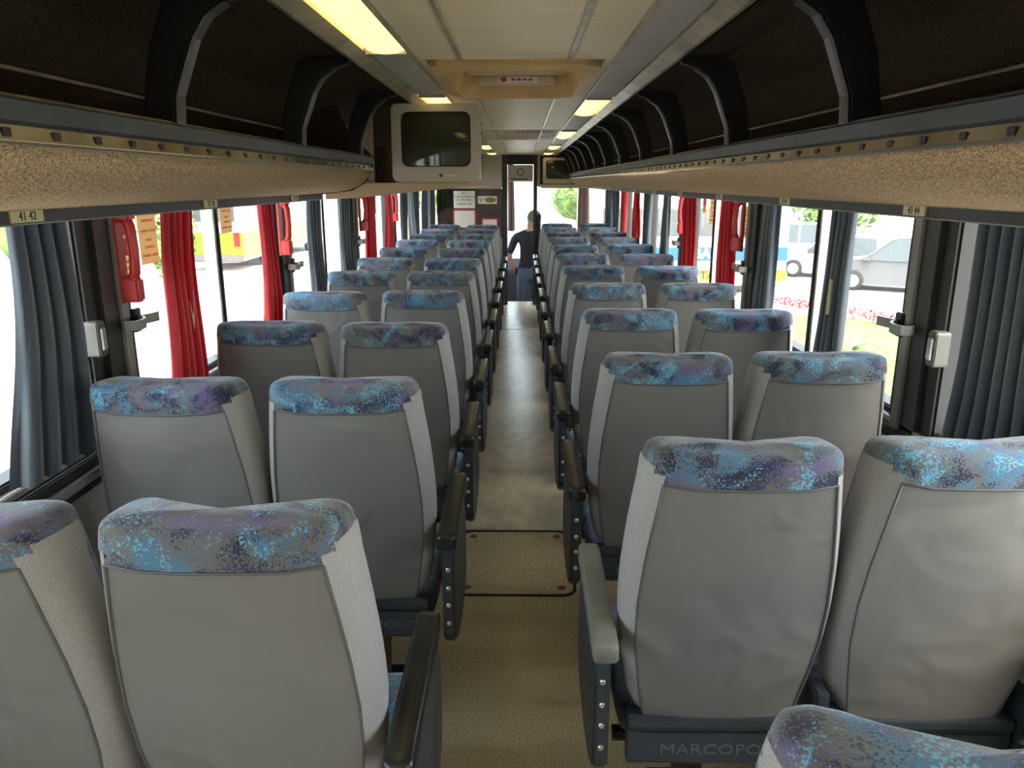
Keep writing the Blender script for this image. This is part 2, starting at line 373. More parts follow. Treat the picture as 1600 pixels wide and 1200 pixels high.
# roof hatch
h = thing('roof_hatch', 'yellowed plastic roof escape hatch with rounded frame in the ceiling', 'hatch', (0, 2.86, ZC))
o1 = rrect(-.262, .262, -.455, .455, .10, 6); i1 = rrect(-.215, .215, -.39, .39, .07, 6); i2 = rrect(-.20, .20, -.37, .37, .06, 6)
fr = MB(); n = len(o1)
for ra, za, rb, zb in ((o1, .004, o1, -.012), (o1, -.012, i1, -.022), (i1, -.022, i2, .10)):
    fr.rings([[(x, y, za) for x, y in ra], [(x, y, zb) for x, y in rb]], caps=False)
part('frame', fr, 'hatch_plastic', h, smooth=False, recalc=False)
part('cover', MB().prism(i2, 'z', .10, .115), 'hatch_plastic', h)
part('handle_bar', MB().box(-.15, .15, .30, .345, .02, .055), 'hatch_pale', h, bevel=.008)
part('handle_bar', MB().box(-.19, .19, .20, .235, .045, .075), 'hatch_pale', h, bevel=.006)
stk = part('sticker', MB().box(-.07, .08, .298, .3, .026, .05), 'white_sticker', h)
part('sticker_mark', MB().box(-.062, -.04, .2965, .298, .030, .046), 'red_ink', stk)
for q in range(4): part('sticker_mark', MB().box(-.02+q*.022, -.006+q*.022, .2965, .298, .034, .042), 'red_ink', stk)
for x in (-.14, .14): part('hinge_post', MB().tube([(x, .33, .1), (x, .325, .05)], .008, 8), 'hatch_pale', h)

# ================================================================== luggage racks
BY = [-1.0+.815*k for k in range(14)]
def rack(sd, a, b, label, plates, brackets, endcap=False):
    t = thing('luggage_rack', label, 'luggage rack', (sd*.8, a, 1.55)); ox, oy, oz = sd*.8, a, 1.55
    L = b-a
    def P(pts): return [(sd*x-ox, z-oz) for x, z in pts]
    z = CZ
    carpet = [(.612, z+.05), (.622, z+.028), (.640, z+.004), (.668, z-.016), (.705, z-.030), (.75, z-.039), (.83, z-.047), (.84, z-.03), (1.11, z-.01), (1.11, z+.02), (.66, z+.01), (.635, z+.05)]
    c = MB().prism(P(carpet), 'y', 0, L); o = part('shell', c, 'rack_carpet', t, smooth=True)
    md = o.data; 
    part('rail', MB().prism(P([(.612, z+.068), (.603, z+.074), (.600, z+.098), (.606, z+.104), (.618, z+.104), (.632, z+.05), (.618, z+.05)]), 'y', -.0, L), 'rack_rail', t)
    part('rail_edge', MB().tube([(sd*.607-ox, 0, z+.103-oz), (sd*.607-ox, L, z+.103-oz)], .003, 6), 'strip_metal', t)
    st = part('slotted_strip', MB().prism(P([(.606, z+.048), (.610, z+.069), (.616, z+.069), (.614, z+.048)]), 'y', 0, L), 'strip_metal', t)
    part('strip_edge', MB().tube([(sd*.609-ox, 0, z+.049-oz), (sd*.609-ox, L, z+.049-oz)], .0035, 6), 'aluminium', t)
    me = MB().box(-.0012, .0012, -.009, .009, -.006, .006).mesh('slot', 'rubber', bevel=.001)
    y = a+.05
    while y < b-.03:
        s = link('slot', me, st, (sd*.6075-ox, y-a, z+.0592-oz)); y += .105
    part('number_rail', MB().prism(P([(.826, z-.068), (.826, z-.046), (.85, z-.04), (.85, z-.068)]), 'y', 0, L), 'rack_rail', t)
    part('curtain_rail', MB().prism(P([(1.05, z-.02), (1.05, z-.04), (1.09, z-.04), (1.09, z-.02)]), 'y', 0, L), 'rubber', t)
    part('number_rail_edge', MB().box(*sorted((sd*.828-ox, sd*.86-ox)), 0, L, z-.071-oz, z-.068-oz), 'pale_plastic', t)
    for y, txt in plates:
        if not (a < y < b): continue
        p = part('number_plate', MB().box(*sorted((sd*.8225-ox, sd*.826-ox)), y-a-.045, y-a+.045, z-.066-oz, z-.046-oz), 'plate_yellow', t)
        me = text_mesh(txt, .0215, .0004); l = link('lettering', me, p, (sd*.822-ox, y-a, z-.056-oz), (R(90), 0, R(90) if sd < 0 else R(-90)))
    for y in brackets:
        if not (a < y < b): continue
        # curved bracket from the rail up to the ceiling trim
        outer = [(.602, .10), (.598, .15), (.560, .245), (.535, .282), (.500, .305), (.455, .318)]
        inner = [(.455, .332), (.560, .332), (.600, .320), (.640, .22), (.662, .10)]
        br = part('bracket', MB().prism(P([(x, z+q) for x, q in outer+inner]), 'y', y-a, y-a+.035), 'black_metal', t, bevel=.004)
        e = MB(); pth = [(.600, .102), (.596, .15), (.558, .245), (.533, .281), (.499, .303)]
        e.rings([[(sd*x-ox, y-a+.002, z+q-oz), (sd*x-ox, y-a+.033, z+q-oz), (sd*(x-.005)-ox, y-a+.030, z+q-oz-.001), (sd*(x-.005)-ox, y-a+.005, z+q-oz-.001)] for x, q in pth])
        part('bracket_lit_edge', e, 'pillar_grey', br)  # light on the aisle-facing edge, painted as a lighter grey strip
    if endcap:
        part('end_panel', MB().prism(P([(.60, z+.10), (.61, z+.05), (.64, z+.0), (.70, z-.035), (.83, z-.05), (1.11, z-.03), (1.11, z+.10), (1.05, z+.24), (.9, z+.3), (.75, z+.315), (.70, z+.2)]), 'y', L-.02, L), 'lining_carpet_shaded', t)
    return t
# seat numbers: window rows run 43/44 ... and 41/42 ... from the rear
platesR = [(1.62+.8*k, '%d %d' % (43-4*k, 44-4*k)) for k in range(11)] + [(.82, '47 48')]
platesL = [(1.33+.8*k, '%d %d' % (41-4*k, 42-4*k)) for k in range(11)] + [(.53, '45 46')]
rack(-1, Y0, 3.36, 'carpeted overhead luggage rack ending just behind the large television', platesL, BY, True)
rack(-1, 4.1, 10.2, 'carpeted overhead luggage rack ahead of the large television', platesL, BY)
rack(1, Y0, 9.85, 'long unbroken carpeted luggage rack leading to the small television', platesR, [y for y in BY])

# ================================================================== televisions
def tv(name, label, loc, rz, w=.377, hgt=.318, dep=.33):
    t = thing(name, label, 'television', loc, None, rz)
    hw = w/2
    def ring(s, y, z0=0, z1=hgt, r=.025): return [(x, y, zz) for x, zz in rrect(-hw*s, hw*s, z0+(1-s)*.1, z1-(1-s)*.1, r)]
    c = MB()
    rs = [ring(1, .0), ring(1, .07), ring(.96, .09), ring(.78, dep, .03, hgt-.03)]
    c.rings(rs[0:], caps=False); n = len(rs[0])
    c.add(rs[-1], [tuple(range(n))])
    # front bezel: ring down to a recessed screen opening
    inn = [(x, 0, zz) for x, zz in rrect(-hw+.038, hw-.038, .062, hgt-.032, .03)]
    inn2 = [(x*.97, .018, (zz-.18)*.97+.18) for x, _, zz in inn]
    fr0 = [(x, -.004, zz) for x, _, zz in ring(.985, 0)]
    c.rings([rs[0], fr0, inn, inn2], caps=False)
    part('case', c, 'tv_case', t, smooth=False)
    # curved screen
    s = MB(); rows = []
    for j in range(9):
        row = []
        for i in range(11):
            u, v = i/10*2-1, j/8*2-1
            row.append((u*(hw-.038)*.985, .016-.012*(1-(u*u+v*v)/2), (.062+hgt-.032)/2+v*(hgt-.094)/2*.985))
        rows.append(row)
    s.rings(rows, caps=False, closed=False); part('screen', s, 'tv_screen', t, smooth=True)
    g = MB(); g.rings([[(x, .004, z) for x, _, z in inn], [(x*.955, .013, (z-.18)*.95+.18) for x, _, z in inn]], caps=False)
    part('screen_mask', g, 'tv_black', t)
    part('power_button', MB().disc((.02, -.004, .026), .006, -.004, 'y'), 'tv_black', t)
    part('badge', MB().box(.045, .09, -.006, -.003, .021, .031), 'plate_yellow', t)
    for z in (.24, .2, .1): part('side_screw', MB().disc((hw, .045, z), .005, .003, 'x'), 'tv_black', t)
    part('bezel_seam', MB().box(hw-.004, hw+.001, .068, .072, .02, hgt-.02), 'tv_black', t)
    return t
tv('television', 'large-looking grey tube television beside the rear luggage rack end', (-.345, 3.40, 1.622), R(-3))
tv('television', 'small-looking grey tube television by the front doorway', (.475, 9.95, 1.60), 0)
# television housing (carpeted) and shelves
hs = thing('television_housing', 'carpeted housing and shelf holding the television at the rack end', 'housing', (-.6, 3.42, 1.55))
part('side_panel', MB().prism([(-.02, .07), (-.02, .34), (-.16, .30), (-.25, .22), (-.28, .07)], 'y', .02, .05), 'rack_carpet', hs)
part('back_box', MB().box(-.28, .0, .05, .66, .07, .22), 'lining_carpet_shaded', hs)
part('fairing', MB().prism([(.44, .066), (-.10, .066), (-.23, .06), (-.23, -.002), (-.10, .004), (.05, .020), (.2, .038), (.36, .052), (.44, .057)], 'y', .0, .66), 'rack_carpet', hs)
hs2 = thing('television_bracket', 'beige corner shelf carrying the small television', 'shelf', (.5, 9.9, 1.55))
part('shelf', MB().box(-.24, .6, .0, .45, .0, .045), 'beige_panel', hs2, bevel=.01)
part('back_panel', MB().box(-.24, .6, .42, .45, .045, .40), 'lining_carpet_shaded', hs2)

# ================================================================== seats
SP = .435; HB = .2175
TS = [0, .08, .2, .35, .5, .65, .80, .925, .95, .972, 1.0]
def bw(t):
    K = [(0, .180), (.12, .197), (.35, .215), (.5, .2165), (.7, .208), (.88, .192), (.965, .184), (1, .181)]
    for (a, x), (b, y) in zip(K[:-1], K[1:]):
        if t <= b: return x+(y-x)*(t-a)/(b-a)
    return K[-1][1]
BL = .640
def ring_pts(t, inset=0.0, dz=0.0):
    b = bw(t)-inset; a = b-.030+inset*.4; z = t*BL+dz
    wing = .018*max(0, (t-.6)/.4)
    f = inset
    P = [(-a, 0+f), (-a*.66, -.007+f), (-a*.33, -.010+f), (0, -.011+f), (a*.33, -.010+f), (a*.66, -.007+f), (a, 0+f),
         (a+.018, .018+f*.6), (b, .05), (b, .10+wing), (b*.93, 0.128+wing-f), (b*.72, 0.134+wing-f), (b*.40, .098-f), (0, .090-f), (-b*.40, .098-f), (-b*.72, 0.134+wing-f), (-b*.93, 0.128+wing-f),
         (-b, .10+wing), (-b, .05), (-a-.018, .018+f*.6)]
    k = .30*max(0, (t-.8)/.2)
    return [(x, y, z-k*max(0, y)+(.010*k/.3 if abs(x) > b*.6 else 0)) for x, y in P]
NP = 20
def build_back():
    rings = [ring_pts(t) for t in TS]
    top = [ring_pts(1, .006, .010), ring_pts(1, .018, .018), ring_pts(1, .042, .022)]
    allr = rings+top; nr = len(allr)
    body, panel, cap = MB(), MB(), MB()
    vs = [p for r in allr for p in r]
    for r in range(nr-1):
        for i in range(NP):
            j = (i+1) % NP; f = (r*NP+i, r*NP+j, (r+1)*NP+j, (r+1)*NP+i)
            rear = i < 6; flank = i in (6, 7, 18, 19)
            lim = {6: 8, 19: 8, 7: 9, 18: 9, 8: 9, 17: 9}.get(i, 7)
            if r >= lim: tgt = cap; mi = 0
            elif rear: tgt = panel; mi = 0
            else: tgt = body; mi = 0 if (flank or i in (8, 17)) else 1
            tgt.f.append(f); tgt.m.append(mi)
    c = len(vs); cy = .055
    vs.append((0, cy, BL+.020))
    for i in range(NP):
        cap.f.append(((nr-1)*NP+i, (nr-1)*NP+(i+1) % NP, c)); cap.m.append(0)
    body.f.append(tuple(range(NP-1, -1, -1))); body.m.append(0)
    out = []
    for mb, nm, ms in ((body, 'backrest', ['seat_fabric', 'seat_print']), (panel, 'back_panel', 'seat_vinyl'), (cap, 'head_cover', 'seat_print')):
        used = sorted({i for f in mb.f for i in f}); mp = {o: k for k, o in enumerate(used)}
        mb.v = [vs[i] for i in used]; mb.f = [[mp[i] for i in f] for f in mb.f]
        out.append(mb.mesh(nm, ms, smooth=True, sub=1, recalc=False))
    pp = MB()
    for s in (0, 6):
        pp.tube([Vector(rings[k][s])+Vector((0, -.001, 0)) for k in range(0, 8)], .0028, 5)
    pp.tube([Vector(rings[7][s])+Vector((0, -.0015, 0)) for s in range(0, 7)], .0025, 5)
    out.append(pp.mesh('piping', 'piping', smooth=True))
    return out
ME_BACK, ME_PANEL, ME_CAP, ME_PIPE = build_back()
def cushion_mesh():
    rs = []
    for y, h, ins in ((.06, .055, .02), (.075, .08, .006), (.12, .092, 0), (.30, .085, 0), (.46, .10, 0), (.52, .085, .008), (.535, .05, .025)):
        w = .205-ins
        rs.append([(-w, y, .39), (w, y, .39), (w, y, .40+h*.7), (w*.9, y, .40+h), (w*.5, y, .40+h-.01), (0, y, .40+h-.014), (-w*.5, y, .40+h-.01), (-w*.9, y, .40+h), (-w, y, .40+h*.7)])
    return MB().rings(rs).mesh('seat_cushion', 'seat_print', smooth=True, sub=1)
ME_CUSH = cushion_mesh()
def basepanel_mesh():
    m = MB(); m.prism([(.0, .405), (-.006, .415), (-.006, .49), (-.012, .505), (-.012, .522), (.03, .522), (.03, .405)], 'x', -.188, .188)
    m.box(-.165, .165, -.0085, -.005, .486, .490)
    return m.mesh('base_panel', 'seat_plastic', bevel=.002)
ME_BASE = basepanel_mesh()
ME_LET = text_mesh('MARCOPOLO', .036, .0012, 'letter_plastic')
for v in ME_LET.vertices: v.co.x *= 1.25
ME_BOLT = MB().disc((0, 0, 0), .0065, -.004, 'y', 10).mesh('bolt', 'bolt_steel')
ME_BRK = MB().box(-.014, .014, -.014, .05, .405, .585).mesh('bracket', 'seat_plastic', bevel=.004)
def side_mesh(sd):
    poly = [(-.018, .66), (-.022, .62), (-.022, .43), (-.012, .40), (.06, .36), (.20, .34), (.34, .36), (.40, .42), (.40, .60), (.36, .655), (.28, .675), (.10, .672), (.06, .69), (.02, .69)]
    return MB().prism(poly, 'x', -.017, .017).mesh('side_panel', 'seat_plastic', bevel=.006)
ME_SIDE = side_mesh(1)
def armrest_mesh(name):
    sec = rrect(-.026, .026, -.022, .022, .012, 3); rs = []
    for y, s in ((-.112, .7), (-.106, .95), (-.09, 1), (.29, 1), (.31, .95), (.318, .7)):
        rs.append([(x*s, y, .735+zz*s+.02*(y+.1)) for x, zz in sec])
    return MB().rings(rs).mesh('armrest', name, smooth=True)
ME_ARM = {k: armrest_mesh(k) for k in ('armrest_black', 'armrest_worn')}
ME_ARMLINK = MB().prism([(-.06, .715), (.28, .72), (.26, .66), (.06, .65)], 'x', -.010, .010).mesh('armrest_hinge', 'black_metal')
ME_LEG = MB().prism([(.10, 0), (.16, .0), (.22, .34), (.34, .36), (.34, .39), (.05, .39), (.06, .34)], 'x', -.02, .02).mesh('leg', 'black_metal', bevel=.004)
ME_FOOT = MB().box(-.04, .04, .02, .42, 0, .02).mesh('foot_plate', 'black_metal', bevel=.004)
ME_FRAME = MB().tube([(-.42, .12, .375), (.42, .12, .375)], .018, 8).tube([(-.42, .40, .375), (.42, .40, .375)], .018, 8).mesh('seat_frame', 'black_metal')
ME_FREST = MB().tube([(-.38, -.03, .40), (-.38, -.10, .22), (.38, -.10, .22), (.38, -.03, .40)], .012, 8).mesh('foot_rest', 'black_metal')
ORD = ['first', 'second', 'third', 'fourth', 'fifth', 'sixth', 'seventh', 'eighth', 'ninth', 'tenth', 'eleventh', 'twelfth']
def seat_pair(sd, ytop, label, arm='armrest_black', recl=(11, 11)):
    t = thing('double_seat', label, 'bus seat', (.655 if sd > 0 else -.637, ytop+.13, 0), 'double seats along the aisle')
    ai = -sd            # direction of the aisle in local x
    for k, lx in enumerate((ai*HB, -ai*HB)):          # aisle seat, window seat
        tilt = recl[k]
        b = link('backrest', ME_BACK, t, (lx, 0, .50), (R(tilt), 0, 0))
        link('back_panel', ME_PANEL, b); link('head_cover', ME_CAP, b); link('piping', ME_PIPE, b)
        link('seat_cushion', ME_CUSH, t, (lx, 0, 0))
        p = link('base_panel', ME_BASE, t, (lx, -.012, 0))
        l = link('lettering', ME_LET, p, (.02, -.0065, .445), (R(90), 0, 0)); l['label'] = 'raised maker lettering'
    for lx, hgt in ((0, 0), (-ai*.428, .0)):
        br = link('bracket', ME_BRK, t, (lx, -.008, 0))
        for z in (.475, .53): link('bolt', ME_BOLT, br, (0, -.014, z))
    s = link('side_panel', ME_SIDE, t, (ai*.464, -.01, 0))
    for z in (.46, .515, .565, .62): link('bolt', ME_BOLT, s, (0, -.022, z))
    a = link('armrest', ME_ARM[arm], t, (ai*.468, 0, 0)); link('armrest_hinge', ME_ARMLINK, a)
    for lx in (ai*.24, -ai*.30):
        link('leg', ME_LEG, t, (lx, 0, 0)); link('foot_plate', ME_FOOT, t, (lx, 0, 0))
    link('seat_frame', ME_FRAME, t); link('foot_rest', ME_FREST, t)
    return t
rnd = random.Random(3)
PT = .785
NL, NR = 11, 12
LEFT = [.97+PT*k for k in range(NL)]; RIGHT = [.50+PT*k for k in range(NR)]
for k, y in enumerate(LEFT):
    n = NL-1-k
    lab = 'grey double bus seat, %s from the front partition in the row beneath the large television' % ORD[n]
    r = (11+rnd.uniform(-1.5, 1.5), 11+rnd.uniform(-1.5, 1.5))
    seat_pair(-1, y, lab, recl=r)
for k, y in enumerate(RIGHT):
    n = NR-1-k
    lab = 'grey double bus seat, %s from the front in the row leading to the small television' % ORD[n]
    arm = 'armrest_black'
    if k == 1: arm = 'armrest_worn'; lab = 'grey double bus seat with a worn pale armrest beside the aisle'
    r = (11+rnd.uniform(-1.5, 1.5), 11+rnd.uniform(-1.5, 1.5))
    seat_pair(1, y, lab, arm, r)

# ================================================================== curtains and window fittings
def curtain(sd, y, w_top, w_bot, colr, label, seed=0, z0=.94, z1=1.555, x=None, shift=0, pleats=5, group=None, amp=.020):
    rn = random.Random(seed); X = x if x is not None else sd*1.112
    t = link('curtain', None, None, (X, y, z0)); tag(t, label, 'curtain', group)
    nu, nv = pleats*8, 14; rows = []
    ph = rn.uniform(0, 6); ir = [rn.uniform(.6, 1.3) for _ in range(pleats+1)]
    for j in range(nv+1):
        v = j/nv; q = v**0.8
        w = w_bot+(w_top-w_bot)*q; row = []
        for i in range(nu+1):
            u = i/nu; a = amp*ir[int(u*pleats)]*(1.0-.25*v)
            pa = 2*math.pi*pleats*u+ph+.5*math.sin(3*v+ph)
            yy = (u-.5)*w+shift*(1-v)+.008*math.sin(5*v+ph)-.20*w/pleats*math.sin(2*pa)*(1 if x is None else .5)
            xx = a*math.sin(2*math.pi*pleats*u+ph+.5*math.sin(3*v+ph))+.006*math.sin(4*v+2*u+ph)
            row.append((xx if x is None or True else 0, yy, v*(z1-z0)))
        rows.append(row)
    part('cloth', MB().rings(rows, caps=False, closed=False), colr, t, smooth=True)
    hd = MB(); hd.box(-.02, .02, -w_top/2, w_top/2, z1-z0-.004, z1-z0+.02)
    part('heading_tape', hd, colr, t)
    return t
B, Rr = 'curtain_blue', 'curtain_red'
# (side, y, width top, width bottom, colour, shift, label)
CUR = [
 (-1, 1.83, .24, .30, B, -.06, 'broad blue-grey curtain behind the rear pillar, by the large television\'s rack'),
 (-1, 2.58, .20, .26, Rr, -.06, 'red curtain with a torn white mark, next to the pale tie-back hook'),
 (-1, 3.48, .16, .22, Rr, -.03, 'red curtain beside the second red emergency lever'),
 (-1, 4.28, .20, .30, B, .0, 'blue-grey curtain just ahead of the second pillar on the large television\'s side'),
 (-1, 5.05, .24, .34, B, .0, 'blue-grey curtain just behind the third pillar on the large television\'s side'),
 (-1, 5.85, .20, .24, Rr, 0, 'red curtain after the third pillar on the large television\'s side'),
 (-1, 6.72, .22, .28, Rr, 0, 'red curtain before the fourth pillar on the large television\'s side'),
 (-1, 7.55, .30, .30, B, 0, 'blue-grey curtain after the fourth pillar on the large television\'s side'),
 (-1, 8.35, .34, .30, B, 0, 'blue-grey curtain before the fifth pillar on the large television\'s side'),
 (-1, 9.15, .30, .30, B, 0, 'blue-grey curtain after the fifth pillar on the large television\'s side'),
 (-1, 9.95, .34, .30, B, 0, 'blue-grey curtain beside the partition with the notices'),
 (1, 1.68, .40, .46, B, -.02, 'wide dark blue curtain behind the rear pillar, below the long rack'),
 (1, 2.68, .22, .24, B, .02, 'blue-grey curtain with a small sewn yellow label'),
 (1, 3.45, .20, .20, B, .04, 'blue-grey curtain beside a red emergency lever, below the long rack'),
 (1, 4.18, .24, .26, Rr, -.02, 'red curtain between two notices, near the outside banner lettering'),
 (1, 5.10, .24, .28, Rr, -.04, 'red curtain beside the far red emergency lever, below the long rack'),
 (1, 5.95, .24, .26, B, 0, 'pale blue curtain after the third pillar below the long rack'),
 (1, 6.78, .24, .26, B, 0, 'pale blue curtain before the fourth pillar below the long rack'),
 (1, 7.50, .28, .28, Rr, 0, 'red curtain after the fourth pillar below the long rack'),
 (1, 8.40, .28, .28, Rr, 0, 'red curtain before the fifth pillar below the long rack'),
 (1, 9.10, .30, .30, B, 0, 'blue-grey curtain after the fifth pillar below the long rack'),
 (1, 9.62, .30, .28, B, 0, 'blue-grey curtain near the small television'),
]
for k, (sd, y, wt, wb, c, sh, lab) in enumerate(CUR):
    t = curtain(sd, y, wt, wb, c, lab, seed=k, shift=sh, group='side window curtains', pleats=4 if wt < .3 else (9 if wt > .35 else 6))
    if k == 1:
        part('torn_mark', MB().prism([(-.05, .30), (-.035, .20), (-.025, .25), (-.012, .33), (-.02, .27), (-.035, .24)], 'x', .027, .029), 'white_sticker', t)
    if k == 12:
        part('sewn_label', MB().box(-.038, -.034, -.055, -.035, .24, .36), 'plate_yellow', t)
# windscreen curtains
fp0 = struct(link('trim_1', None))
curtain(1, 11.2, .36, .26, 'curtain_brown', 'brown curtain hanging in the front doorway', 31, .95, 2.0, x=-.13, pleats=5, amp=.05)
part('curtain_rod', MB().tube([(.55, 10.9, 1.70), (1.14, 10.9, 1.70)], .012, 8), 'rubber', fp0)
curtain(1, 10.9, .60, .40, 'curtain_brown', 'brown striped curtain gathered beside the windscreen', 32, .95, 1.675, x=.88, pleats=7, amp=.07, shift=.1)
# emergency levers
def lever(sd, y, label):
    x = sd*(XW-.055); t = thing('emergency_lever', label, 'emergency lever', (x, y, 1.285), 'red emergency window levers')
    s = -sd
    part('top_block', MB().box(-.025, .025, -.021, .021, .225, .29), 'handle_red', t, bevel=.010)
    part('bottom_block', MB().box(-.025, .025, -.021, .021, 0, .07), 'handle_red', t, bevel=.006)
    part('grip', MB().tube([(s*.0, 0, .06), (s*.012, 0, .085), (s*.016, 0, .15), (s*.012, 0, .215), (0, 0, .24)], [.017, .015, .014, .015, .017], 10), 'handle_red', t, smooth=True)
    part('back_plate', MB().box(*sorted((sd*.02, sd*.032)), -.022, .022, -.003, .29), 'handle_red', t, bevel=.003)
for sd, y, lab in ((-1, 2.20, 'red emergency lever on the pillar beside the pale tie-back hook'), (-1, 3.70, 'red emergency lever before the second pillar, large television\'s side'),
                   (-1, 5.56, 'red emergency lever after the third pillar, large television\'s side'), (-1, 6.97, 'red emergency lever before the fourth pillar, large television\'s side'),
                   (1, 3.93, 'red emergency lever below the long rack beside the red-lettered notice'), (1, 5.30, 'red emergency lever below the long rack, at the third pillar')):
    lever(sd, y, lab)
# tie-back hooks and latches
def hook(sd, y, z, label):
    t = thing('tie_back_hook', label, 'curtain hook', (sd*(XW-.03), y, z), 'pale curtain hooks')
    s = -sd
    part('mount', MB().box(-.010, .010, -.02, .02, -.035, .035), 'black_metal', t, bevel=.003)
    rs = []
    pts = [(s*.012, .0), (s*.03, -.01), (s*.05, -.045), (s*.055, -.075), (s*.045, -.098), (s*.022, -.102), (s*.008, -.088)]
    pts2 = [(s*.012, .0), (s*.025, .03), (s*.035, .07), (s*.02, .10)]
    for pl in (pts, pts2):
        m = MB(); rr = []
        for i, (x, yy) in enumerate(pl):
            a, b = pl[max(i-1, 0)], pl[min(i+1, len(pl)-1)]; d = Vector((b[0]-a[0], b[1]-a[1])).normalized(); nx, ny = -d.y*.004, d.x*.004
            rr.append([(x+nx, yy+ny, -.014), (x-nx, yy-ny, -.014), (x-nx, yy-ny, .014), (x+nx, yy+ny, .014)])
        part('hook_arm', m.rings(rr), 'pale_plastic', t, smooth=False, bevel=.001)
def latch(sd, y, z, label):
    t = thing('window_latch', label, 'latch', (sd*(XW-.022), y, z), 'window latches')
    part('body', MB().prism(rrect(-.022, .022, -.048, .048, .010), 'x', -.02, .02), 'latch_grey', t, bevel=.003)
    part('thumb_plate', MB().box(*sorted((-sd*.02, -sd*.026)), -.012, .012, -.03, .03), 'aluminium', t, bevel=.002)
for sd, y, z, lab in ((-1, 2.24, 1.225, 'pale plastic tie-back hook by the torn red curtain'), (-1, 3.85, 1.22, 'pale plastic tie-back hook on the second pillar, large television\'s side'),
                      (-1, 5.48, 1.22, 'pale plastic tie-back hook on the third pillar, large television\'s side'), (1, 2.22, 1.22, 'pale plastic tie-back hook beside the parked cars\' window'),
                      (1, 3.86, 1.21, 'pale plastic tie-back hook under the red lever below the long rack'), (1, 5.48, 1.21, 'pale plastic tie-back hook on the third pillar below the long rack')):
    hook(sd, y, z, lab)
latch(-1, 2.03, 1.21, 'grey window latch on the rear pillar, large television\'s side')
latch(1, 2.02, 1.19, 'grey window latch on the rear pillar below the long rack')
# notices on the panes
def notice(sd, y, z, w, hh, label, style):
    t = thing('window_notice', label, 'sign', (sd*(XW+.030), y, z), 'emergency notices on the panes')
    x0, x1 = sorted((0, -sd*.002)); f = -sd*.0035
    rot = R(90) if sd < 0 else R(-90)
    part('sheet', MB().box(x0, x1, -w/2, w/2, -hh/2, hh/2), 'notice_red_film' if style == 'red' else 'notice_film', t)
    if style == 'pict':
        part('red_field', MB().box(*sorted((-sd*.002, f)), -w*.44, w*.44, -hh*.18, hh*.44), 'red_ink', t)
        part('picture_bar', MB().box(*sorted((f, f*1.2)), -w*.05, w*.05, -hh*.15, hh*.40), 'white_sticker', t)
        part('picture_bar', MB().box(*sorted((f, f*1.2)), -w*.4, w*.0, hh*.08, hh*.13), 'white_sticker', t)
        rowsT = [('SAIDA DE', -.27), ('EMERGENCIA', -.37)]; sz = w*.13
    else:
        rowsT = [('EM CASO DE', .36), ('EMERGENCIA', .22), ('ROMPA O LACRE', .05), ('PUXE A', -.10), ('ALAVANCA', -.22), ('EMPURRE O VIDRO', -.36)]; sz = w*.105
    for txt, q in rowsT:
        link('lettering', text_mesh(txt, sz, .0003, 'white_sticker' if style == 'red' else ('red_ink' if style == 'text' else 'dark_ink')), t, (f*1.25, 0, q*hh), (R(90), 0, rot))
notice(-1, 2.36, 1.44, .10, .20, 'red and white pictogram notice beside the rear red lever', 'pict')
notice(-1, 2.50, 1.46, .12, .19, 'red-lettered notice behind the torn red curtain', 'text')
notice(-1, 3.18, 1.50, .12, .16, 'red-lettered notice in front of the outside lime-green bus', 'text')
notice(-1, 5.75, 1.46, .12, .18, 'red-lettered notice after the third pillar, large television\'s side', 'text')
notice(-1, 6.45, 1.46, .12, .18, 'red-lettered notice before the fourth pillar, large television\'s side', 'text')
notice(1, 4.05, 1.42, .12, .16, 'red-lettered notice beside the lever below the long rack', 'text')
notice(1, 4.00, 1.26, .11, .13, 'solid red notice with pale lettering beside the lever', 'red')
notice(1, 4.80, 1.46, .15, .18, 'red-lettered notice between two red curtains', 'text')
notice(1, 5.02, 1.50, .09, .14, 'red and white pictogram notice near the far red lever', 'pict')

# ================================================================== front of the bus
fp = struct(link('wall_front', None))
def fb(n, x0, x1, z0, z1, m, y0=YP, y1=YP+.04, bev=0): return part(n, MB().box(x0, x1, y0, y1, z0, z1), m, fp, bevel=bev)
fb('post', -.235, -.165, 0, ZC, 'pillar_grey', YP-.02, YP+.05, .012)
fb('post', .175, .225, 0, ZC, 'pillar_grey', YP-.02, YP+.05, .012)
fb('grab_bar', .225, .275, .2, 1.22, 'rubber', YP-.06, YP-.01, .012)
fb('lower_panel', -1.13, -.235, 0, .90, 'wall_laminate')
fb('partition_glass', -1.10, -.235, .90, 1.54, 'tinted_glass', YP+.01, YP+.02)
fb('lower_panel', .225, 1.13, 0, .90, 'wall_laminate')
fb('clear_glass', .225, 1.12, .90, 1.56, 'window_glass', YP+.01, YP+.016)
fb('bulkhead', -1.13, -.235, 1.54, 2.0, 'beige_panel', YP-.03, YP+.05, .01)
fb('bulkhead', .225, 1.13, 1.56, 2.0, 'beige_panel', YP-.03, YP+.05, .01)
fb('bulkhead_door', -.42, -.26, 1.67, 1.74, 'beige_panel', YP-.036, YP-.03, .002)
fb('header', -.165, .175, 1.845, 2.3, 'rubber')
sgn = thing('emblem_sign', 'grey panel with a dark star emblem above the front doorway', 'sign', (0.005, YP+.0, 1.62))
part('panel', MB().box(-.165, .165, 0, .03, .02, .22), 'beige_panel', sgn, bevel=.004)
for k in range(8):
    a = k*math.pi/4; part('emblem_dot', MB().disc((.0+.040*math.cos(a), 0, .13+.040*math.sin(a)), .012, -.003, 'y', 8), 'dark_ink', sgn)
part('emblem_centre', MB().disc((0, 0, .13), .026, -.002, 'y', 12), 'white_sticker', sgn); part('emblem_core', MB().disc((0, -.001, .13), .014, -.003, 'y', 8), 'red_ink', sgn)
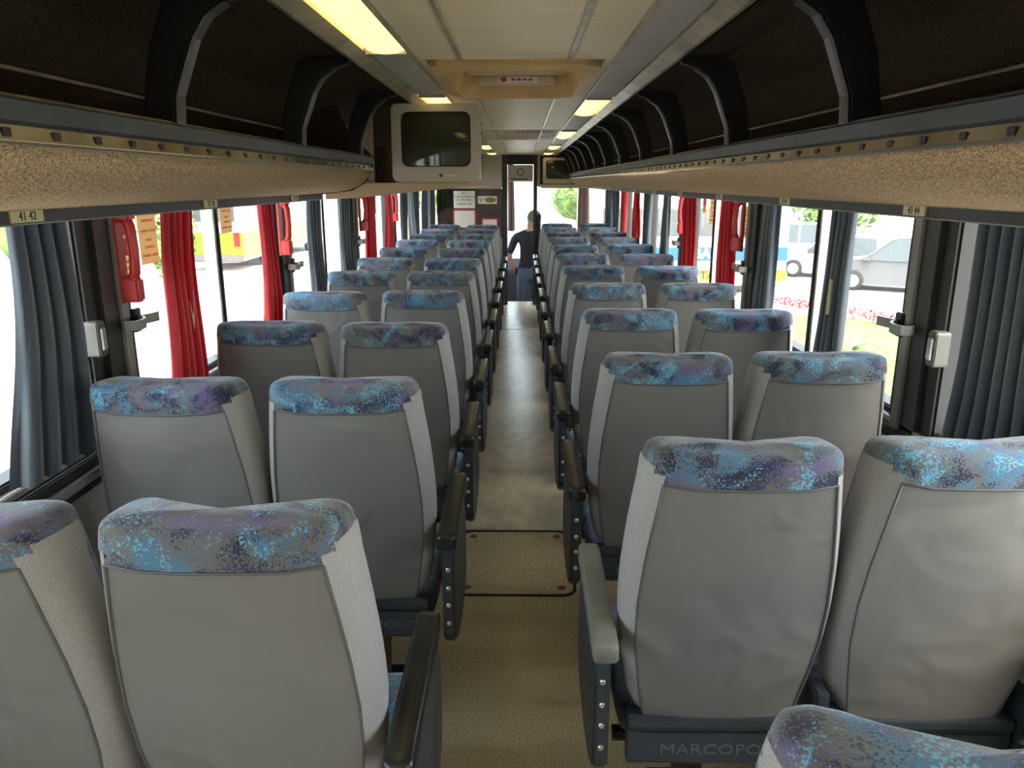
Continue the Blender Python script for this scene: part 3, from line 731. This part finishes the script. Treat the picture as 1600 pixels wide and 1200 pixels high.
part('text_strip', MB().box(-.13, .10, -.003, 0, .035, .050), 'dark_ink', sgn); part('lower_strip', MB().box(-.165, .165, -.004, 0, .008, .020), 'white_sticker', sgn)
def board(label, x, z, w, hh, rowsT, frame=None):
    t = thing('notice_board', label, 'sign', (x, YP+.004, z))
    part('sheet', MB().box(-w/2, w/2, 0, .004, -hh/2, hh/2), 'white_sticker', t)
    if frame:
        for a, b, c, d in ((-w/2, w/2, hh/2-.018, hh/2), (-w/2, w/2, -hh/2, -hh/2+.018), (-w/2, -w/2+.018, -hh/2, hh/2), (w/2-.018, w/2, -hh/2, hh/2)):
            part('border', MB().box(a, b, -.002, 0, c, d), frame, t)
    for txt, q, s, m in rowsT: link('lettering', text_mesh(txt, s, .0005, m), t, (0, -.001, q*hh), (R(90), 0, 0))
    return t
board('white notice reading ATENDIMENTO AO USUARIO LIGUE 166 on the dark partition', -.735, 1.40, .28, .22, [('ANTT', .36, .03, 'dark_ink'), ('ATENDIMENTO', .16, .040, 'dark_ink'), ('AO USUARIO', -.03, .040, 'dark_ink'), ('LIGUE 166', -.25, .044, 'dark_ink')])
board('white notice with a red border on the dark partition', -.735, 1.15, .30, .25, [('_____________', .25, .03, 'dark_ink'), ('_____________', .1, .03, 'dark_ink'), ('_____________', -.05, .03, 'dark_ink')], 'red_ink')
ov = board('cream sign with a V mark and an olive oval on the dark partition', -.43, 1.395, .25, .10, [])
link('lettering', text_mesh('V', .08, .0005, 'dark_ink'), ov, (-.085, -.001, 0), (R(90), 0, 0))
part('oval', MB().prism([(.04+.075*math.cos(a*math.pi/10), .034*math.sin(a*math.pi/10)) for a in range(20)], 'y', -.003, 0), 'olive', ov)
board('small red-edged notice low on the dark partition', -.40, 1.10, .22, .12, [], 'red_ink')
# windscreen and dashboard
ws = struct(link('window_15', None))
part('pane', MB().box(-1.15, 1.15, YF, YF+.008, .35, 2.05), 'window_glass', ws)
part('top_frame', MB().box(-1.2, 1.2, YF-.04, YF+.04, 2.02, 2.36), 'rubber', ws)
wl = struct(part('wall_nose', MB().box(-1.2, 1.2, YF-.02, YF+.06, -.6, .38), 'dash_dark'))
ds = thing('dashboard', 'dark dashboard under the windscreen', 'dashboard', (0, YF-.5, -.55))
part('console', MB().prism([(0, 0), (.46, 0), (.46, .95), (.25, 1.0), (.05, .82)], 'x', -1.1, 1.1), 'dash_dark', ds, bevel=.02)

# ================================================================== person by the front steps
def person():
    P = {}
    V = [ # joint: (x,y,z, radius)
     ('pel', 0, 0, .93, .15), ('wst', 0, .0, 1.08, .135), ('chs', .0, -.01, 1.28, .165), ('upc', .01, -.01, 1.42, .135), ('nck', .02, .0, 1.52, .058), ('hd0', .05, .03, 1.59, .075), ('hd1', .075, .05, 1.67, .095), ('hd2', .085, .06, 1.75, .07),
     ('lsh', -.19, 0, 1.41, .075), ('lel', -.29, -.04, 1.15, .048), ('lwr', -.20, -.02, .96, .034), ('lhd', -.175, .02, .92, .036), ('lha', -.165, .06, .90, .03),
     ('rsh', .20, 0, 1.41, .075), ('rel', .27, .06, 1.15, .048), ('rwr', .22, .22, 1.02, .034), ('rhd', .21, .29, 1.01, .036), ('rha', .21, .34, 1.01, .03),
     ('lhp', -.095, 0, .88, .105), ('lkn', -.10, -.01, .49, .062), ('lan', -.10, .02, .09, .045), ('lto', -.12, .16, .04, .036),
     ('rhp', .095, 0, .88, .105), ('rkn', .10, .02, .49, .062), ('ran', .11, .0, .09, .045), ('rto', .13, .14, .04, .036)]
    E = [('pel', 'wst'), ('wst', 'chs'), ('chs', 'upc'), ('upc', 'nck'), ('nck', 'hd0'), ('hd0', 'hd1'), ('hd1', 'hd2'), ('upc', 'lsh'), ('lsh', 'lel'), ('lel', 'lwr'), ('lwr', 'lhd'), ('lhd', 'lha'),
         ('upc', 'rsh'), ('rsh', 'rel'), ('rel', 'rwr'), ('rwr', 'rhd'), ('rhd', 'rha'), ('pel', 'lhp'), ('lhp', 'lkn'), ('lkn', 'lan'), ('lan', 'lto'), ('pel', 'rhp'), ('rhp', 'rkn'), ('rkn', 'ran'), ('ran', 'rto')]
    for sd, h in (('l', ('lha', Vector((-.165, .06, .90)))), ('r', ('rha', Vector((.21, .34, 1.01))))):
        base = h[1]; fwd = Vector((0, .8, -.3)) if sd == 'l' else Vector((0, 1, -.1))
        for k, (off, ln) in enumerate(((-.024, .055), (-.008, .068), (.008, .066), (.024, .05))):
            a = base+Vector((0, .018, off)); b = a+fwd.normalized()*ln*.55; c = b+(fwd.normalized()+Vector((.25 if sd == 'l' else -.25, 0, -.3))).normalized()*ln*.45
            V += [(sd+'f%d' % k, *a, .010), (sd+'g%d' % k, *b, .009), (sd+'h%d' % k, *c, .008)]
            E += [(h[0], sd+'f%d' % k), (sd+'f%d' % k, sd+'g%d' % k), (sd+'g%d' % k, sd+'h%d' % k)]
        src = 'lhd' if sd == 'l' else 'rhd'; p0 = Vector((-.175, .02, .92)) if sd == 'l' else Vector((.21, .29, 1.01))
        t1 = p0+Vector((0, .02, .04)); t2 = t1+Vector((0, .03, .02))
        V += [(sd+'t1', *t1, .011), (sd+'t2', *t2, .009)]; E += [(src, sd+'t1'), (sd+'t1', sd+'t2')]
    idx = {v[0]: i for i, v in enumerate(V)}
    me = bpy.data.meshes.new('body'); me.from_pydata([v[1:4] for v in V], [(idx[a], idx[b]) for a, b in E], [])
    o = bpy.data.objects.new('tmpbody', me); COL.objects.link(o)
    sk = o.modifiers.new('skin', 'SKIN'); sk.use_smooth_shade = True
    for i, v in enumerate(V):
        d = me.skin_vertices[0].data[i]; r = v[4]
        d.radius = (r, r*.78) if v[0] in ('pel', 'wst', 'chs', 'upc') else (r, r)
        d.use_root = (v[0] == 'pel')
    ss = o.modifiers.new('sub', 'SUBSURF'); ss.levels = 2
    dg = bpy.context.evaluated_depsgraph_get(); m2 = bpy.data.meshes.new_from_object(o.evaluated_get(dg)); bpy.data.objects.remove(o)
    m2.name = 'body'; m2.materials.clear()
    for n in ('skin', 'shirt', 'jeans', 'tyre'): m2.materials.append(MATS[n])
    for p in m2.polygons:
        c = p.center; p.use_smooth = True; mi = 0
        if c.z < .085: mi = 3
        elif c.z < .97 and abs(c.x) < .165 and not (c.x < -.15 and c.z > .86): mi = 2
        elif c.z < 1.47 and abs(c.x) < .185: mi = 1
        elif c.z < 1.50 and c.z > 1.19: mi = 1
        p.material_index = mi
    t = tag(link('person', m2, None, (.125, 11.15, -.55)), 'person in a dark T-shirt and jeans standing in the front doorway', 'person')
    hr = MB(); rs = []
    for k in range(7):
        a = k/6*math.pi*.55; rr = .104*math.sin(a+.02); zz = .108*math.cos(a)
        rs.append([(rr*math.cos(q*math.pi/6), rr*1.08*math.sin(q*math.pi/6)-.012, zz) for q in range(12)])
    ho = part('hair', hr.rings(rs), 'hair', t, smooth=True); ho.location = (.078, .045, 1.69); ho.rotation_euler = (R(22), R(10), 0)
    for s in (-1, 1):
        e = part('ear', MB().rings([[(s*.004*k, .018*math.cos(q*math.pi/4)*(1-.1*k), .03*math.sin(q*math.pi/4)*(1-.1*k)) for q in range(8)] for k in range(3)]), 'skin', t, smooth=True); e.location = (.073+s*.088, .05, 1.66)
    nz = part('nose', MB().rings([[(-.012, 0, 0), (.012, 0, 0), (0, .0, .04)], [(-.008, .022, -.004), (.008, .022, -.004), (0, .012, .02)]]), 'skin', t); nz.location = (.085, .135, 1.66)
person()

# ================================================================== outside
ZG = -1.75; OS = 1.174
gr = struct(part('ground', MB().box(-150, 150, -60, 200, ZG-.2, ZG), 'asphalt'))
lawn = struct(part('lawn', MB().prism([(2.6, 4), (13, 4), (10.8, 15.2), (8.1, 19.7), (5.4, 20.6), (2.6, 20.6)], 'z', ZG, ZG+.05), 'grass'))
def leaves(mb, c, r, n, s, rn, flat=1.0):
    for _ in range(n):
        d = Vector((rn.gauss(0, 1), rn.gauss(0, 1), rn.gauss(0, 1))).normalized()
        p = Vector(c)+Vector((d.x*r[0], d.y*r[1], d.z*r[2]))*rn.uniform(.75, 1.05)
        a = Vector((rn.gauss(0, 1), rn.gauss(0, 1), rn.gauss(0, 1))).normalized(); b = a.cross(d).normalized() if abs(a.dot(d)) < .95 else Vector((1, 0, 0))
        a = b.cross(d); k = s*rn.uniform(.6, 1.3)
        mb.add([p-a*k, p+b*k*.5, p+a*k, p-b*k*.5], [(0, 1, 2, 3)])
def shrub(name, label, c, r, n, s, seed, m='leaf', cat='bush', trunk=0, group=None):
    rn = random.Random(seed); t = thing(name, label, cat, (c[0], c[1], ZG), group)
    mb = MB(); blobs = max(3, int(r[0]*2))
    for k in range(blobs):
        q = (rn.uniform(-.5, .5)*r[0], rn.uniform(-.5, .5)*r[1], trunk+r[2]*rn.uniform(.7, 1.2))
        leaves(mb, q, (r[0]*.6, r[1]*.6, r[2]*.75), n//blobs, s, rn)
    part('foliage', mb, m, t, recalc=False)
    core = MB(); rs = []
    for k in range(7):
        a = math.pi*k/6; rs.append([(r[0]*.72*math.sin(a+.01)*math.cos(q*math.pi/6), r[1]*.72*math.sin(a+.01)*math.sin(q*math.pi/6), trunk+r[2]*(1-.8*math.cos(a))) for q in range(12)])
    part('inner_foliage', core.rings(rs), m, t, smooth=True)
    if trunk: part('trunk', MB().tube([(0, 0, 0), (.05, 0, trunk*.6), (0, .05, trunk+r[2]*.5)], [.16, .12, .08], 8), 'bark', t)
    return t
for k, (x, y) in enumerate(((-21.6, 26.4), (-19.3, 26.5), (-17.0, 26.5), (-14.7, 26.5), (-11.9, 26.0))):
    shrub('hedge', ['first tall hedge section beyond the rear window, farthest from the lime-green bus', 'second tall hedge section along the paved yard', 'third tall hedge section along the paved yard', 'fourth tall hedge section along the paved yard', 'hedge section nearest the lime-green bus'][k],
          (x, y, 0), (1.2, 1.3, 2.1), 2600, .12, 50+k, 'leaf', 'hedge', group='hedge along the yard')
for k, (x, y, h_) in enumerate(((9, 38, 2.6), (15, 37, 3.0), (21, 35, 2.6), (26, 31, 2.8), (7, 60, 3.2), (-7, 62, 3.2), (30, 24, 2.8), (3.4, 48, 2.4))):
    shrub('tree', ['pale green tree behind the parked cars', 'broad tree behind the white cars', 'dense tree behind the grey car', 'tree past the end of the parked cars', 'tall tree ahead of the bus, seen past the brown curtain', 'tall tree ahead of the bus beyond the doorway', 'tree at the yard\'s side edge', 'small tree seen through the windscreen'][k],
          (x*OS, y*OS, 0), (2.6, 2.6, h_*.8), 2200, .22, 70+k, 'leaf' if k % 2 else 'leaf_dark', 'tree', .35, 'trees around the yard')
# red flower border, palm
fb_ = thing('flower_bed', 'low red flower border along the lawn edge', 'flower bed', (8.45, 18.8, ZG)); mb = MB(); rn = random.Random(5)
for k in range(60):
    f = k/59; leaves(mb, (-1.9+3.8*f+rn.uniform(-.1, .1), 3.5-6.6*f+rn.uniform(-.1, .1), .22), (.20, .20, .14), 26, .05, rn)
fo = part('blossoms', mb, 'flower_red', fb_, recalc=False); fo['kind'] = 'stuff'
pm = thing('palm_plant', 'spiky young palm on the lawn', 'plant', (6.3, 14.6, ZG)); rn = random.Random(9)
for k in range(26):
    a = k*2.4; l = rn.uniform(.7, 1.1); up = rn.uniform(.3, 1.2); d = Vector((math.cos(a), math.sin(a), 0)); sdv = Vector((-d.y, d.x, 0))
    m = MB(); m.rings([[d*l*q+Vector((0, 0, .1+up*q-.75*q*q))-sdv*wd, d*l*q+Vector((0, 0, .13+up*q-.75*q*q)), d*l*q+Vector((0, 0, .1+up*q-.75*q*q))+sdv*wd] for q, wd in ((0, .02), (.3, .045), (.7, .03), (1, .004))], caps=False, closed=False)
    part('frond', m, 'leaf', pm)
# parked cars
def car(label, loc, rz, paint, hgt=1.5, L=4.2, suv=False):
    t = thing('parked_car', label, 'car', loc, 'cars parked across the road', rz); w = .86
    b = hgt*.58; g = hgt
    prof = [(-L/2, .35), (-L/2+.02, b*.85), (-L/2+.12, b), (-L*.22, b+.04), (L*.30, b+.02), (L*.46, b*.86), (L/2, b*.62), (L/2, .32), (L*.42, .22), (-L*.42, .22)]
    def sect(x, s=1): return [(x*w*s, y, z) for y, z in prof]
    part('body', MB().rings([sect(-1, .95), sect(-.97), sect(.97), sect(1, .95)]), paint, t, bevel=.03)
    rear = -L*.46 if suv else -L*.38
    cab = [(rear, b), (rear+.12, g*.97), (-L*.18, g), (L*.08, g*.98), (L*.27, b+.02)]
    ro = MB().rings([[(sx*w*(1 if z <= b+.03 else .82), y, z) for y, z in cab] for sx in (-1, 1)]); part('cabin', ro, 'car_glass', t)
    part('roof', MB().box(-w*.80, w*.80, rear+.15, L*.06, g-.05, g+.012), paint, t, bevel=.02)
    for sx in (-1, 1):
        for yy in (rear+.06, -L*.06, L*.26):
            yt = {rear+.06: rear+.14, -L*.06: -L*.06, L*.26: L*.075}[yy]
            part('roof_pillar', MB().tube([(sx*w*.985, yy, b), (sx*w*.82, yt, g-.02)], .04, 6), paint, t)
        part('mirror', MB().box(*sorted((sx*w, sx*(w+.14))), L*.20, L*.26, b, b+.12), paint, t, bevel=.02)
        part('headlamp', MB().box(*sorted((sx*w*.62, sx*w*.97)), L*.455, L*.497, b*.66, b*.84), 'lamp_clear', t, bevel=.01)
        part('tail_lamp', MB().box(*sorted((sx*w*.75, sx*w*.98)), -L*.503, -L*.47, b*.62, b*.9), 'lamp_red', t, bevel=.01)
        for yy in (-L*.30, L*.31):
            wh = part('wheel', MB().disc((sx*w-(.1 if sx > 0 else -.1), yy, .32), .32, sx*.13, 'x', 20), 'tyre', t)
            part('rim', MB().disc((sx*w+sx*.025, yy, .32), .20, sx*.012, 'x', 12), 'hub', wh)
    part('grille', MB().box(-w*.45, w*.45, L*.49, L*.503, b*.5, b*.72), 'tyre', t, bevel=.01)
    return t
car('grey sport utility car parked across the road', (12.3, 24.9, ZG), R(60), 'paint_grey', 1.68, 4.5, True)
car('white hatchback parked beside the grey car', (11.5, 28.6, ZG), R(62), 'paint_white', 1.5, 4.1)
car('white pickup-like car parked farthest along the road', (11.3, 32.4, ZG), R(64), 'paint_white', 1.75, 4.6, True)
# coaches outside
def coach(label, loc, rz, L, stripes, seedtxt, texts=()):
    t = thing('parked_bus', label, 'bus', loc, None, rz); w = 1.25; H_ = 3.2
    sec = rrect(-w, w, .35, H_, .22, 4)
    part('body', MB().rings([[(x*.97, -L/2, z) for x, z in sec], [(x, -L/2+.12, z) for x, z in sec], [(x, L/2-.2, z) for x, z in sec], [(x*.95, L/2, z*.98) for x, z in sec]]), 'paint_white', t)
    for z0, z1, m in stripes:
        part('colour_band', MB().box(-w-.006, w+.006, -L/2-.006, L/2-.1, z0, z1), m, t)
    nW = max(2, int(L/1.6))
    for sx in (-1, 1):
        for k in range(nW):
            y = -L/2+.5+k*(L-1)/nW
            part('window', MB().box(*sorted((sx*w, sx*(w+.01))), y, y+(L-1)/nW-.12, 1.75, 2.6), 'car_glass', t)
        for yy in (-L*.27, L*.3):
            wh = part('wheel', MB().disc((sx*(w-.2), yy, .48), .48, sx*.24, 'x', 20), 'tyre', t); part('rim', MB().disc((sx*(w+.035), yy, .48), .26, sx*.015, 'x', 12), 'hub', wh)
        part('tail_lamp', MB().box(*sorted((sx*w*.72, sx*w*.92)), -L/2-.03, -L/2+.02, .95, 1.5), 'lamp_red', t, bevel=.01)
    part('rear_window', MB().box(-w*.8, w*.8, -L/2-.012, -L/2+.02, 1.9, 2.8), 'car_glass', t)
    part('bumper', MB().box(-w*.98, w*.98, -L/2-.08, -L/2+.05, .38, .65), 'paint_grey', t, bevel=.03)
    part('windscreen', MB().box(-w*.88, w*.88, L/2-.02, L/2+.012, 1.3, 2.8), 'car_glass', t)
    for txt, s, p, r, m in texts: link('lettering', text_mesh(txt, s, .002, m, .035), t, p, r)
    return t
coach('white and lime-green bus parked along the yard', (-12.0, 36, ZG), 0, 12, [(.5, 1.5, 'paint_lime')], 1)
coach('white bus with a blue lettered band and yellow skirt', (5.1, 25.5, ZG), R(90), 6.4, [(1.0, 1.42, 'paint_blue'), (.36, .72, 'paint_yellow')], 2,
      [('BA', .42, (-1.265, -.55, 1.21), (R(90), 0, R(-90)), 'white_sticker'), ('US', .42, (-1.265, -2.2, 1.21), (R(90), 0, R(-90)), 'white_sticker'), ('ISTA', .36, (-1.265, -.62, .54), (R(90), 0, R(-90)), 'dark_ink')])
